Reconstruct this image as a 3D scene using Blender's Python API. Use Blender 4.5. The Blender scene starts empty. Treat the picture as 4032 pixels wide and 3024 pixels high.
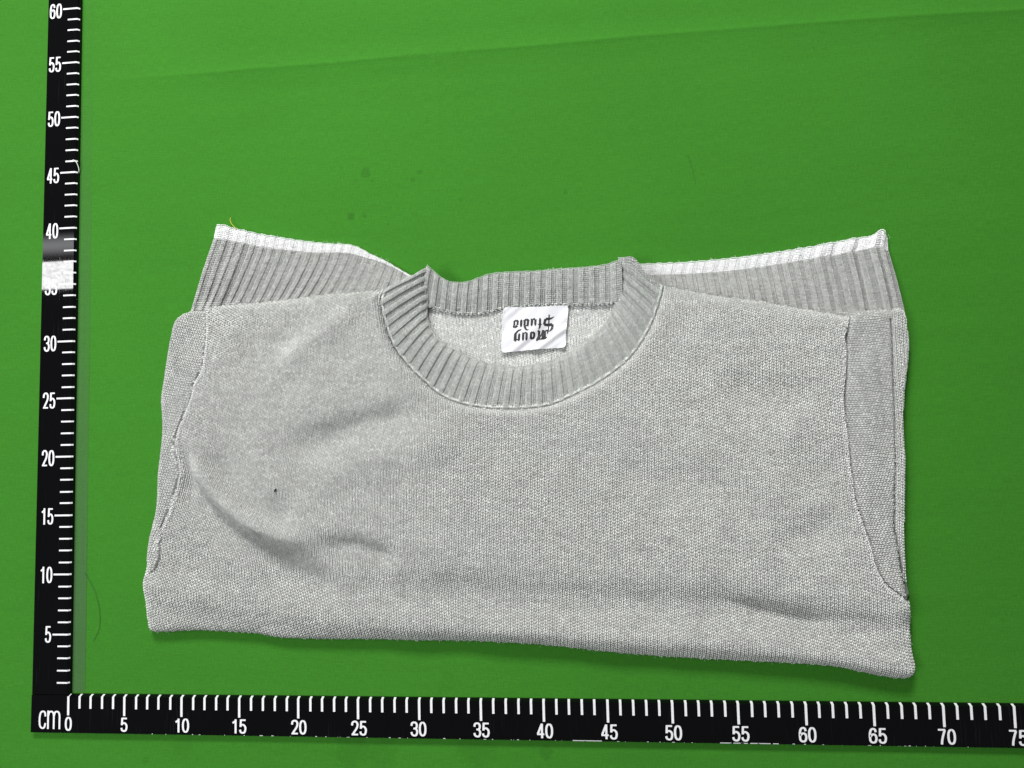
import bpy, math, random
import numpy as np
from mathutils import Matrix, Vector, kdtree
from mathutils.geometry import delaunay_2d_cdt

random.seed(4)
rng = np.random.default_rng(4)
sc = bpy.context.scene
COL = sc.collection
CM = 0.01                                   # everything below is written in centimetres

# ------------------------------------------------------------------ camera
CAM = np.array([43.89, 21.07, 60.01])       # above the table, looking down
FOCAL = 2900.0                              # in pixels of a 4032 x 3024 picture


def axis_rot(w):
    t = np.linalg.norm(w)
    k = w / t
    K = np.array([[0, -k[2], k[1]], [k[2], 0, -k[0]], [-k[1], k[0], 0]])
    return np.eye(3) + math.sin(t) * K + (1 - math.cos(t)) * K @ K


RW = axis_rot(np.array([-0.0654, 0.0973, -0.0275])) @ np.diag([1, -1, -1.0])
cam = bpy.data.objects.new('camera', bpy.data.cameras.new('camera'))
COL.objects.link(cam)
cam.matrix_world = Matrix.Translation(Vector(CAM * CM)) @ Matrix((RW.T @ np.diag([1, -1, -1.0])).tolist()).to_4x4()
cam.data.sensor_width = 36
cam.data.lens = FOCAL / 4032 * 36
cam.data.clip_start = 0.01
cam.data.clip_end = 50
sc.camera = cam
sc.render.resolution_x, sc.render.resolution_y = 1024, 768

# ------------------------------------------------------------------ light
wd = bpy.data.worlds.new('World')
sc.world = wd
wd.use_nodes = True
wd.node_tree.nodes['Background'].inputs[0].default_value = (0.96, 1.0, 1.0, 1)
wd.node_tree.nodes['Background'].inputs[1].default_value = 0.13
sc.view_settings.view_transform = 'Standard'
sc.view_settings.look = 'None'
sc.view_settings.exposure = 0
sc.view_settings.gamma = 1


def area(name, loc, target, sx, sy, power, color=(1, 1, 1), up=None):
    l = bpy.data.lights.new(name, 'AREA')
    l.shape = 'RECTANGLE'
    l.size, l.size_y, l.energy, l.color = sx * CM, sy * CM, power, color
    o = bpy.data.objects.new(name, l)
    COL.objects.link(o)
    o.location = Vector(loc) * CM
    d = Vector(target) - Vector(loc)
    o.rotation_euler = d.to_track_quat('-Z', 'Y').to_euler()
    return o


area('ceiling_lamp', (24, 172, 118), (36, 20, 0), 56, 34, 43.0, (1.0, 0.995, 0.97))
area('overhead_lamp', (-38, 8, 140), (10, 15, 0), 70, 60, 14.5, (0.97, 1.0, 1.0))
area('strip_lamp', (-98.2, 72.9, 150), (-98.2, 72.9, 0), 51, 8.6, 7.0, (1, 1, 1))
area('wall_glow', (-98.2, 82.3, 150), (-98.2, 82.3, 0), 51, 9.0, 1.3, (0.95, 0.96, 1))


# the strip lamp has a honeycomb diffuser (it mirrors in the upright ruler)
sl_ = bpy.data.objects['strip_lamp'].data
sl_.use_nodes = True
_nt = sl_.node_tree
_em = _nt.nodes['Emission']
_ge = _nt.nodes.new('ShaderNodeNewGeometry')
_mp = _nt.nodes.new('ShaderNodeMapping')
_mp.inputs['Scale'].default_value = (70, 13, 1)
_vo = _nt.nodes.new('ShaderNodeTexVoronoi')
_vo.inputs['Scale'].default_value = 1
_mr = _nt.nodes.new('ShaderNodeMapRange')
_mr.inputs['To Min'].default_value = 1.25
_mr.inputs['To Max'].default_value = 0.55
_nt.links.new(_ge.outputs['Parametric'], _mp.inputs['Vector'])
_nt.links.new(_mp.outputs[0], _vo.inputs['Vector'])
_nt.links.new(_vo.outputs['Distance'], _mr.inputs['Value'])
_nt.links.new(_mr.outputs[0], _em.inputs['Strength'])
# the area light added for the fainter glow beside it fades out across its width
wg_ = bpy.data.objects['wall_glow'].data
wg_.use_nodes = True
_nt = wg_.node_tree
_ge = _nt.nodes.new('ShaderNodeNewGeometry')
_sx = _nt.nodes.new('ShaderNodeSeparateXYZ')
_m1 = _nt.nodes.new('ShaderNodeMath')
_m1.operation = 'MULTIPLY'
_m1.inputs[1].default_value = math.pi
_m2 = _nt.nodes.new('ShaderNodeMath')
_m2.operation = 'SINE'
_m3 = _nt.nodes.new('ShaderNodeMath')
_m3.operation = 'POWER'
_m3.inputs[1].default_value = 2.0
_nt.links.new(_ge.outputs['Parametric'], _sx.inputs[0])
_nt.links.new(_sx.outputs['Y'], _m1.inputs[0])
_nt.links.new(_m1.outputs[0], _m2.inputs[0])
_nt.links.new(_m2.outputs[0], _m3.inputs[0])
_nt.links.new(_m3.outputs[0], _nt.nodes['Emission'].inputs['Strength'])


# ------------------------------------------------------------------ helpers
def at(px, py, z=0.0):
    """point on the level z (cm above the cloth) seen at a picture position"""
    d = RW.T @ np.array([(px - 2016) / FOCAL, (py - 1512) / FOCAL, 1.0])
    return (CAM + d * ((z - CAM[2]) / d[2]))[:2]


def tr(pts, z=0.0):
    return np.array([at(x, y, z) for x, y in pts])


def zoom(pts, ox, oy, k):
    return [(ox + x / k, oy + y / k) for x, y in pts]


def smooth_curve(p, step=0.25, closed=False):
    """Catmull-Rom through the points, resampled evenly"""
    p = np.asarray(p, float)
    n = len(p)
    q = np.vstack([p[-1], p, p[0], p[1]]) if closed else np.vstack([2 * p[0] - p[1], p, 2 * p[-1] - p[-2]])
    out = []
    for i in range(n if closed else n - 1):
        a, b, c, d = q[i], q[i + 1], q[i + 2], q[i + 3]
        for t in np.linspace(0, 1, 8, endpoint=False):
            out.append(0.5 * (2 * b + (c - a) * t + (2 * a - 5 * b + 4 * c - d) * t * t + (3 * b - a - 3 * c + d) * t ** 3))
    if not closed:
        out.append(p[-1])
    else:
        out.append(out[0])
    out = np.array(out)
    L = np.r_[0, np.cumsum(np.linalg.norm(np.diff(out, axis=0), axis=1))]
    m = max(3, int(L[-1] / step))
    s = np.linspace(0, L[-1], m + 1)
    r = np.c_[[np.interp(s, L, out[:, k]) for k in range(p.shape[1])]].T
    return r[:-1] if closed else r


def curve_at(p, s):
    p = np.asarray(p)
    L = np.r_[0, np.cumsum(np.linalg.norm(np.diff(p, axis=0), axis=1))]
    return np.c_[np.interp(s, L / L[-1], p[:, 0]), np.interp(s, L / L[-1], p[:, 1])]


def length(p):
    return np.linalg.norm(np.diff(np.asarray(p), axis=0), axis=1).sum()


def inside(P, poly):
    x, y = P[:, 0], P[:, 1]
    r = np.zeros(len(P), bool)
    a = poly
    b = np.roll(poly, -1, axis=0)
    for (x1, y1), (x2, y2) in zip(a, b):
        if y1 == y2:
            continue
        c = ((y1 > y) != (y2 > y))
        r ^= c & (x < (x2 - x1) * (y - y1) / (y2 - y1) + x1)
    return r


def lumps(x, y, seed=0, wl=6.0):
    g = np.random.default_rng(100 + seed)
    r = 0 * x
    for k in range(7):
        a = g.uniform(0, 2 * math.pi)
        w = 2 * math.pi / (wl * g.uniform(0.7, 1.8))
        r = r + np.sin((x * math.cos(a) + y * math.sin(a)) * w + g.uniform(0, 6.28)) * g.uniform(.5, 1)
    return r / 3.2


class Geo:
    def __init__(s):
        s.v, s.f, s.c, s.n = [], [], [], 0

    def add(s, v, faces, col=1.0):
        v = np.asarray(v, float).reshape(-1, 3)
        s.v.append(v)
        s.c.append(np.broadcast_to(np.asarray(col, float), (len(v),)).copy())
        f = np.asarray(faces, np.int64)
        s.f.append(f + s.n)
        s.n += len(v)

    def legs(s, P0, P1, w, h, col):
        """little yarn lozenges from P0 to P1, wide w and high h"""
        if len(P0) == 0:
            return
        P0, P1 = np.asarray(P0, float), np.asarray(P1, float)
        d = P1 - P0
        side = np.c_[-d[:, 1], d[:, 0], 0 * d[:, 0]]
        side /= np.maximum(np.linalg.norm(side, axis=1, keepdims=True), 1e-6)
        w = np.broadcast_to(w, (len(P0),))[:, None]
        m = (P0 + P1) / 2
        up = np.array([0, 0, 1.0])
        V = np.stack([P0, P1, m + side * w / 2, m - side * w / 2, m + up * h, m - up * h * .4], 1)
        F = np.array([[0, 2, 4], [2, 1, 4], [1, 3, 4], [3, 0, 4], [2, 0, 5], [1, 2, 5], [3, 1, 5], [0, 3, 5]])
        n = len(P0)
        faces = (F[None] + 6 * np.arange(n)[:, None, None]).reshape(-1, 3)
        s.add(V.reshape(-1, 3), faces, np.repeat(np.broadcast_to(col, (n,)), 6))

    def mesh(s, name):
        V = np.vstack(s.v) * CM
        C = np.concatenate(s.c)
        me = bpy.data.meshes.new(name)
        nl = sum(f.size for f in s.f)
        npoly = sum(len(f) for f in s.f)
        me.vertices.add(len(V))
        me.vertices.foreach_set('co', V.ravel())
        me.loops.add(nl)
        me.polygons.add(npoly)
        me.loops.foreach_set('vertex_index', np.concatenate([f.ravel() for f in s.f]).astype(np.int32))
        tot = np.concatenate([np.full(len(f), f.shape[1]) for f in s.f])
        me.polygons.foreach_set('loop_start', np.r_[0, np.cumsum(tot)[:-1]].astype(np.int32))
        me.polygons.foreach_set('loop_total', tot.astype(np.int32))
        me.update(calc_edges=True)
        me.polygons.foreach_set('use_smooth', np.ones(npoly, bool))
        a = me.attributes.new('yarn', 'FLOAT', 'POINT')
        a.data.foreach_set('value', C.astype(np.float32))
        me.validate()
        return me


def link(name, me, mat, parent=None):
    o = bpy.data.objects.new(name, me)
    if mat is not None and hasattr(me, 'materials') and not me.materials:
        me.materials.append(mat)
    COL.objects.link(o)
    if parent is not None:
        o.parent = parent
    return o


def empty(name, loc=(0, 0, 0)):
    o = bpy.data.objects.new(name, None)
    COL.objects.link(o)
    o.location = Vector(loc) * CM
    o.empty_display_size = 0.02
    return o


def tag(o, label, cat=None, group=None, kind=None):
    o['label'] = label
    if cat:
        o['category'] = cat
    if group:
        o['group'] = group
    if kind:
        o['kind'] = kind
    return o


# ------------------------------------------------------------------ materials
def mat(name):
    m = bpy.data.materials.new(name)
    m.use_nodes = True
    return m, m.node_tree, m.node_tree.nodes['Principled BSDF']


def N(nt, t, **kw):
    n = nt.nodes.new(t)
    for k, v in kw.items():
        setattr(n, k, v)
    return n


def math_n(nt, op, a, b=None, c=None, clamp=False):
    n = N(nt, 'ShaderNodeMath', operation=op, use_clamp=clamp)
    for i, x in enumerate((a, b, c)):
        if x is None:
            continue
        if isinstance(x, (int, float)):
            n.inputs[i].default_value = x
        else:
            nt.links.new(x, n.inputs[i])
    return n.outputs[0]


def yarn_mat(name, col, fuzz=0.15):
    """wool yarn: colour times the per-stitch melange value, fine fibre bump, slight sheen"""
    m, nt, b = mat(name)
    at_ = N(nt, 'ShaderNodeAttribute', attribute_name='yarn')
    tc = N(nt, 'ShaderNodeTexCoord')
    ns = N(nt, 'ShaderNodeTexNoise')
    ns.inputs['Scale'].default_value = 900
    ns.inputs['Detail'].default_value = 2
    nt.links.new(tc.outputs['Object'], ns.inputs['Vector'])
    k = math_n(nt, 'MULTIPLY_ADD', ns.outputs[0], 0.5, 0.75)
    k = math_n(nt, 'MULTIPLY', k, at_.outputs['Fac'])
    mx = N(nt, 'ShaderNodeVectorMath', operation='SCALE')
    mx.inputs[0].default_value = col
    nt.links.new(k, mx.inputs['Scale'])
    nt.links.new(mx.outputs[0], b.inputs['Base Color'])
    b.inputs['Roughness'].default_value = 0.85
    b.inputs['Specular IOR Level'].default_value = 0.25
    b.inputs['Sheen Weight'].default_value = fuzz
    b.inputs['Sheen Roughness'].default_value = 0.6
    bp = N(nt, 'ShaderNodeBump')
    bp.inputs['Strength'].default_value = 0.25
    bp.inputs['Distance'].default_value = 0.0004
    nt.links.new(ns.outputs[0], bp.inputs['Height'])
    nt.links.new(bp.outputs[0], b.inputs['Normal'])
    return m


M_KNIT = yarn_mat('grey_knit', (0.636, 0.642, 0.622))
M_RIB = yarn_mat('grey_rib', (0.56, 0.575, 0.553))
M_HEM = yarn_mat('grey_hem_rib', (0.545, 0.55, 0.535))
M_WHITE = yarn_mat('white_yarn', (0.93, 0.93, 0.94))
M_BACK = yarn_mat('grey_knit_reverse', (0.80, 0.81, 0.79))

# black acrylic
M_BLACK, nt, b = mat('black_acrylic')
tc = N(nt, 'ShaderNodeTexCoord')
mp = N(nt, 'ShaderNodeMapping')
mp.inputs['Rotation'].default_value = (0, 0, 0.9)
mp.inputs['Scale'].default_value = (900, 25, 1)
nt.links.new(tc.outputs['Object'], mp.inputs['Vector'])
scr = N(nt, 'ShaderNodeTexNoise')
scr.inputs['Scale'].default_value = 1
scr.inputs['Detail'].default_value = 3
nt.links.new(mp.outputs[0], scr.inputs['Vector'])
cl = N(nt, 'ShaderNodeTexNoise')
cl.inputs['Scale'].default_value = 30
cl.inputs['Detail'].default_value = 5
nt.links.new(tc.outputs['Object'], cl.inputs['Vector'])
s1 = math_n(nt, 'MULTIPLY', math_n(nt, 'SUBTRACT', scr.outputs[0], 0.60), 8.0, clamp=True)
s2 = math_n(nt, 'MULTIPLY', math_n(nt, 'SUBTRACT', cl.outputs[0], 0.45), 5.0, clamp=True)
dirt = math_n(nt, 'MULTIPLY', s1, s2)
rmp = N(nt, 'ShaderNodeMix', data_type='RGBA')
rmp.inputs['A'].default_value = (0.0022, 0.0022, 0.0026, 1)
rmp.inputs['B'].default_value = (0.010, 0.011, 0.013, 1)
nt.links.new(dirt, rmp.inputs['Factor'])
nt.links.new(rmp.outputs['Result'], b.inputs['Base Color'])
nt.links.new(math_n(nt, 'MULTIPLY_ADD', dirt, 0.10, 0.025), b.inputs['Roughness'])
b.inputs['IOR'].default_value = 1.30

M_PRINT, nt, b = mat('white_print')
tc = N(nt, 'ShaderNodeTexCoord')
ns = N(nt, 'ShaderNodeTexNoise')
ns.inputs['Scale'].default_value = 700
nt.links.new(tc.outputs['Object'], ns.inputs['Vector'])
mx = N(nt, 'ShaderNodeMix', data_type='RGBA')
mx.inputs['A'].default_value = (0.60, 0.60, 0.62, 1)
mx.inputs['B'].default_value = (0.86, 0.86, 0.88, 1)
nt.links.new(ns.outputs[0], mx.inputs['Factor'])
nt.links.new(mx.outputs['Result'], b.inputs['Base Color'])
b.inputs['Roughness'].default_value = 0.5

M_INK, nt, b = mat('black_ink')
b.inputs['Base Color'].default_value = (0.012, 0.011, 0.013, 1)
b.inputs['Roughness'].default_value = 0.6

M_SATIN, nt, b = mat('white_satin')
tc = N(nt, 'ShaderNodeTexCoord')
ns = N(nt, 'ShaderNodeTexNoise')
ns.inputs['Scale'].default_value = 1500
nt.links.new(tc.outputs['Object'], ns.inputs['Vector'])
b.inputs['Base Color'].default_value = (0.68, 0.68, 0.71, 1)
b.inputs['Roughness'].default_value = 0.30
b.inputs['Specular IOR Level'].default_value = 0.9
b.inputs['Anisotropic'].default_value = 0.5
bp = N(nt, 'ShaderNodeBump')
bp.inputs['Strength'].default_value = 0.15
bp.inputs['Distance'].default_value = 0.0002
nt.links.new(ns.outputs[0], bp.inputs['Height'])
nt.links.new(bp.outputs[0], b.inputs['Normal'])


def plain(name, col, rough=0.7):
    m, nt, b = mat(name)
    b.inputs['Base Color'].default_value = (*col, 1)
    b.inputs['Roughness'].default_value = rough
    return m


M_THREAD_W = plain('white_thread', (0.8, 0.85, 0.8))
M_THREAD_Y = plain('yellow_thread', (0.45, 0.42, 0.03))
M_HAIR = plain('dark_hair', (0.02, 0.05, 0.012), 0.5)
M_LINT = plain('black_lint', (0.006, 0.006, 0.006))

M_TAPE, nt, b = mat('dusty_clear_tape')
tc = N(nt, 'ShaderNodeTexCoord')
mp = N(nt, 'ShaderNodeMapping')
mp.inputs['Scale'].default_value = (300, 12, 1)
nt.links.new(tc.outputs['Object'], mp.inputs['Vector'])
ns = N(nt, 'ShaderNodeTexNoise')
ns.inputs['Scale'].default_value = 1
ns.inputs['Detail'].default_value = 4
nt.links.new(mp.outputs[0], ns.inputs['Vector'])
b.inputs['Base Color'].default_value = (0.10, 0.12, 0.10, 1)
b.inputs['Roughness'].default_value = 0.45
b.inputs['Specular IOR Level'].default_value = 0.2
dust = N(nt, 'ShaderNodeAttribute', attribute_name='yarn')
nt.links.new(math_n(nt, 'MULTIPLY', math_n(nt, 'MULTIPLY_ADD', ns.outputs[0], 0.45, 0.05), dust.outputs['Fac']), b.inputs['Alpha'])

# green cloth: weave, soft blotches, a few stains
M_CLOTH, nt, b = mat('green_cloth_weave')
tc = N(nt, 'ShaderNodeTexCoord')
OBJ = tc.outputs['Object']
big = N(nt, 'ShaderNodeTexNoise')
big.inputs['Scale'].default_value = 5
big.inputs['Detail'].default_value = 4
nt.links.new(OBJ, big.inputs['Vector'])


def stretched(sx, sy, detail=2):
    mp = N(nt, 'ShaderNodeMapping')
    mp.inputs['Scale'].default_value = (sx, sy, 1)
    nt.links.new(OBJ, mp.inputs['Vector'])
    n = N(nt, 'ShaderNodeTexNoise')
    n.inputs['Scale'].default_value = 1
    n.inputs['Detail'].default_value = detail
    nt.links.new(mp.outputs[0], n.inputs['Vector'])
    return n.outputs[0]


weft = stretched(110, 1500)
warp = stretched(1500, 160)
spk = stretched(900, 620, 3)
weave = math_n(nt, 'ADD', weft, warp)
v = math_n(nt, 'MULTIPLY_ADD', weave, 0.34, 0.66)
v = math_n(nt, 'ADD', v, math_n(nt, 'MULTIPLY_ADD', big.outputs[0], 0.22, -0.11))
v = math_n(nt, 'ADD', v, math_n(nt, 'MULTIPLY_ADD', spk, 0.26, -0.13))
# stains: (picture x, y, radius cm, strength)
STAINS = [(1438, 681, .42, .34), (1650, 677, .22, .3), (1625, 708, .2, .28), (1466, 711, .17, .25), (1382, 852, .36, .42),
          (1434, 849, .22, .32), (1525, 883, .14, .3), (2226, 757, .22, .3), (1870, 2940, 1.6, .16), (1380, 2955, 1.5, .18),
          (1500, 2975, 1.3, .16), (2150, 2962, .55, .26), (720, 2940, .9, .12), (570, 2995, .3, .18), (1815, 785, .2, .2),
          (1760, 2690, .8, .07), (1925, 800, .15, .22), (2340, 395, .3, .08), (1400, 710, .2, .15)]
warpn = N(nt, 'ShaderNodeTexNoise')
warpn.inputs['Scale'].default_value = 160
warpn.inputs['Detail'].default_value = 3
nt.links.new(OBJ, warpn.inputs['Vector'])
stain = None
for px, py, r, k in STAINS:
    x, y = at(px, py)
    dn = N(nt, 'ShaderNodeVectorMath', operation='DISTANCE')
    nt.links.new(OBJ, dn.inputs[0])
    dn.inputs[1].default_value = (x * CM, y * CM, 0)
    q = math_n(nt, 'DIVIDE', dn.outputs['Value'], r * CM)
    q = math_n(nt, 'ADD', q, math_n(nt, 'MULTIPLY_ADD', warpn.outputs[0], 1.6, -0.8))
    q = math_n(nt, 'MULTIPLY', math_n(nt, 'SUBTRACT', 1.15, q), 2.5, clamp=True)
    q = math_n(nt, 'MULTIPLY', q, k * .52)
    stain = q if stain is None else math_n(nt, 'MAXIMUM', stain, q)
v = math_n(nt, 'MULTIPLY', v, math_n(nt, 'SUBTRACT', 1.0, stain))
sv = N(nt, 'ShaderNodeVectorMath', operation='SCALE')
sv.inputs[0].default_value = (0.0365, 0.174, 0.0155)
nt.links.new(v, sv.inputs['Scale'])
nt.links.new(sv.outputs[0], b.inputs['Base Color'])
b.inputs['Roughness'].default_value = 0.9
b.inputs['Specular IOR Level'].default_value = 0.12
wr = stretched(7, 34, 3)
bw = N(nt, 'ShaderNodeBump')
bw.inputs['Strength'].default_value = 0.5
bw.inputs['Distance'].default_value = 0.0022
nt.links.new(wr, bw.inputs['Height'])
bp = N(nt, 'ShaderNodeBump')
bp.inputs['Strength'].default_value = 0.35
bp.inputs['Distance'].default_value = 0.0003
nt.links.new(math_n(nt, 'ADD', weave, spk), bp.inputs['Height'])
nt.links.new(bw.outputs[0], bp.inputs['Normal'])
nt.links.new(bp.outputs[0], b.inputs['Normal'])


# ------------------------------------------------------------------ cloth
def cdt(points, edges=(), loop=None):
    faces = [loop] if loop is not None else []
    r = delaunay_2d_cdt([Vector((float(p[0]), float(p[1]))) for p in points], list(edges), faces, 1 if loop is not None else 0, 1e-5)
    return np.array([(p.x, p.y) for p in r[0]]), r[2], r[3]


def build_cloth():
    crease = smooth_curve(tr([(330, 330), (560, 305), (800, 290), (1000, 272), (1300, 250), (1700, 213), (2100, 182), (2500, 146), (3000, 108), (3500, 70), (4032, 40), (4500, 10)]), 0.5)
    crease2 = smooth_curve(tr([(1712, 120), (1714, 250), (1722, 420), (1730, 640), (1732, 760)]), 0.5)
    pts = []
    for c in (crease, crease2):
        t = np.gradient(c, axis=0)
        nrm = np.c_[-t[:, 1], t[:, 0]] / np.linalg.norm(t, axis=1)[:, None]
        for off in (-2.2, -1.4, -.9, -.55, -.32, -.17, -.08, 0, .08, .17, .32, .55, .9, 1.4, 2.2):
            pts.append(c + nrm * off)
    gx, gy = np.meshgrid(np.arange(-40, 131, 1.5), np.arange(-40, 101, 1.5))
    g = np.c_[gx.ravel(), gy.ravel()]
    kd = [kdtree.KDTree(len(c)) for c in (crease, crease2)]
    for k, c in zip(kd, (crease, crease2)):
        for i, p in enumerate(c):
            k.insert((p[0], p[1], 0), i)
        k.balance()
    keep = [min(k.find((p[0], p[1], 0))[2] for k in kd) > 1.2 for p in g]
    P = np.vstack(pts + [g[np.array(keep)]])
    V, F, _ = cdt(P)

    def dist(k, c, p):
        co, i, d = k.find((p[0], p[1], 0))
        j = min(max(i, 1), len(c) - 2)
        t = c[j + 1] - c[j - 1]
        s = t[0] * (p[1] - c[i][1]) - t[1] * (p[0] - c[i][0])
        return (d if s > 0 else -d), i / len(c)
    z = np.zeros(len(V))
    for n, p in enumerate(V):
        d, s = dist(kd[0], crease, p)
        amp = min(1, s * 6) * 0.9
        z[n] += amp * (0.075 * math.exp(-(d / 0.22) ** 2) + 0.16 * math.exp(-((d + 0.2) / 1.1) ** 2))
        d, s = dist(kd[1], crease2, p)
        z[n] += 0.035 * math.exp(-(d / 0.3) ** 2) * math.sin(math.pi * min(max(s, 0), 1))
    z += 0.02 * lumps(V[:, 0], V[:, 1], 9, 14)
    z -= 0.03
    g = Geo()
    tri = [f for f in F if len(f) == 3]
    g.add(np.c_[V, z], np.array(tri))
    o = link('green_cloth', g.mesh('green_cloth'), M_CLOTH)
    tag(o, 'bright green backdrop cloth with faint creases and stains lying under everything', 'cloth')
    o['kind'] = 'structure'


build_cloth()


# ------------------------------------------------------------------ rulers
RT = 0.45          # thickness
BEV_UP = (0.16, 0.15)        # bevel of the upright ruler: out, down
BEV_LO = (0.12, 0.30)


def prism(*rings):
    """solid through rings of (outline counter-clockwise, height), top ring first"""
    n = len(rings[0][0])
    V = np.vstack([np.c_[r, np.full(n, z)] for r, z in rings])
    g = Geo()
    F = [[k * n + i, (k + 1) * n + i, (k + 1) * n + (i + 1) % n, k * n + (i + 1) % n] for k in range(len(rings) - 1) for i in range(n)]
    g.add(V, np.array(F))
    g.add(V[:n], np.array([list(range(n))]))
    g.add(V[-n:], np.array([list(range(n))[::-1]]))
    me = g.mesh('bar')
    me.polygons.foreach_set('use_smooth', np.zeros(len(me.polygons), bool))
    return me


def ell(n=28, p=.85):
    a = np.linspace(math.pi / 2, math.pi / 2 - 2 * math.pi, n)
    return [(.5 + .5 * math.copysign(abs(math.cos(t)) ** p, math.cos(t)), .5 + .5 * math.copysign(abs(math.sin(t)) ** p, math.sin(t))) for t in a]


# pen paths of narrow grotesque characters in a unit box; 'l' = straight, 'c' = curved
GLYPH = {
    '0': [('c', ell())],
    '1': [('l', [(.66, -.06), (.66, 1.05)]), ('l', [(.70, .93), (.10, .76)])],
    '2': [('c', [(.0, .70), (.06, .90), (.32, 1.0), (.70, 1.0), (.97, .86), (.98, .68), (.82, .48), (.42, .22), (.10, .0)]), ('l', [(-.10, .0), (1.08, .0)])],
    '3': [('c', [(.02, .74), (.10, .93), (.36, 1.0), (.72, .99), (.95, .86), (.94, .67), (.76, .55), (.36, .53)]), ('c', [(.36, .53), (.76, .51), (1.0, .36), (1.0, .18), (.80, .02), (.45, -.01), (.10, .08), (.0, .26)])],
    '4': [('l', [(.76, -.06), (.76, 1.05)]), ('l', [(.72, 1.0), (.02, .26)]), ('l', [(-.10, .24), (1.14, .24)])],
    '5': [('l', [(1.04, 1.0), (.12, 1.0)]), ('l', [(.16, 1.05), (.08, .46)]), ('c', [(.08, .50), (.30, .62), (.66, .62), (.96, .47), (1.0, .26), (.84, .05), (.48, -.01), (.12, .06), (.0, .24)])],
    '6': [('c', [(.95, .76), (.84, .94), (.54, 1.0), (.20, .92), (.02, .66), (.0, .36), (.08, .10), (.40, .0), (.78, .03), (1.0, .22), (.98, .44), (.76, .58), (.40, .58), (.06, .42)])],
    '7': [('l', [(-.08, 1.0), (1.06, 1.0)]), ('c', [(.98, .98), (.70, .60), (.50, .25), (.42, -.06)])],
    'c': [('c', [(1.0, .70), (.90, .93), (.55, 1.0), (.16, .90), (.0, .55), (.06, .16), (.42, .0), (.82, .05), (1.0, .30)])],
    'm': [('l', [(.0, -.05), (.0, 1.05)]), ('c', [(.0, .70), (.10, .94), (.28, 1.0), (.44, .92), (.5, .72), (.5, .4), (.5, -.05)]), ('c', [(.5, .70), (.60, .94), (.78, 1.0), (.94, .92), (1.0, .72), (1.0, .4), (1.0, -.05)])],
}


def text_mesh(txt, w, h, name, pen=.17):
    """characters as flat printed ribbons fitted into w x h cm, centred on the origin"""
    g = Geo()
    n = len(txt)
    wts = [1.75 if ch == 'm' else 1.0 for ch in txt]
    gap = .055 * h
    unit = (w - gap * (n - 1)) / sum(wts)
    x = -w / 2
    lay = 0
    for ch, wt in zip(txt, wts):
        cw = unit * wt
        for kind, pts in GLYPH[ch]:
            p = np.array([(x + pen / 2 + u * (cw - pen), -h / 2 + pen / 2 + v * (h - pen)) for u, v in pts])
            if kind == 'c':
                p = smooth_curve(p, .03)
            t = np.gradient(p, axis=0)
            t /= np.linalg.norm(t, axis=1)[:, None]
            nm = np.c_[-t[:, 1], t[:, 0]]
            pw = pen * (.80 + .20 * np.abs(t[:, 1]))[:, None] / 2
            m = len(p)
            V = np.vstack([p + nm * pw, p - nm * pw])
            g.add(np.c_[V, np.full(2 * m, .0015 * lay)], np.array([[i, m + i, m + i + 1, i + 1] for i in range(m - 1)]))
            lay += 1
        x += cw + gap
    return g.mesh(name)


def numeral(s, x, y, w, h, parent, name='numeral'):
    o = link(name, text_mesh(s, w, h, name, .155 if h > 1.3 else .165), M_PRINT, parent)
    o.location = Vector((x, y, RT + 0.006)) * CM
    return o


def tick_mesh(along, wid, vertical):
    """a print stripe that runs over the top face and down the bevelled edge (origin at the lower edge of the bevel)"""
    e = 0.006
    h = wid / 2
    bo, bd = BEV_UP if vertical else BEV_LO
    prof = [(-along, RT + e), (-bo, RT + e), (0.004, RT - bd + .004)]
    V, F = [], []
    for (d, z) in prof:
        if vertical:
            V += [(d, -h, z), (d, h, z)]
        else:
            V += [(-h, d, z), (h, d, z)]
    F = np.array([[0, 2, 3, 1], [2, 4, 5, 3]])
    if not vertical:
        F = F[:, :]
    g = Geo()
    g.add(np.array(V), F)
    me = g.mesh('tick_mark')
    me.polygons.foreach_set('use_smooth', np.zeros(len(me.polygons), bool))
    return me


# upright ruler: inner (bevelled) edge on x = 0
up = tag(empty('measuring_ruler', (0, 0, 0)), 'upright black ruler along the left edge numbered up to 60 with a glossy glare patch', 'ruler', 'black centimetre rulers forming a corner')
XL0, XL1 = -3.30, -2.90     # outer edge at the bottom and top
top_y = 66.0
bo, bd = BEV_UP
link('bar', prism((np.array([(XL0 + .02, .03), (-bo, .03), (-bo, top_y), (XL1, top_y)]), RT),
                  (np.array([(XL0, .03), (0, .03), (0, top_y), (XL1 - .02, top_y)]), RT - bd),
                  (np.array([(XL0, .03), (0, .03), (0, top_y), (XL1 - .02, top_y)]), 0)), M_BLACK, up)
T_L, T_S = tick_mesh(1.52, .145, True), tick_mesh(1.06, .135, True)
for k in range(1, 65):
    o = link('tick_mark', T_L if k % 5 == 0 else T_S, M_PRINT, up)
    o.location = Vector((0, k + rng.normal(0, .012), 0)) * CM
OFFY = {5: 0, 10: -.03, 15: -.08, 20: -.11, 25: -.14, 30: -.17, 35: -.2, 40: -.2, 45: -.22, 50: -.07, 55: -.07, 60: -.13}
for k, dy in OFFY.items():
    s = str(k)
    w = 1.16 if len(s) == 2 else 0.56
    numeral(s, -1.63 - w / 2 - .02 * (k < 10), k + dy, w, 1.40, up)

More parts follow.
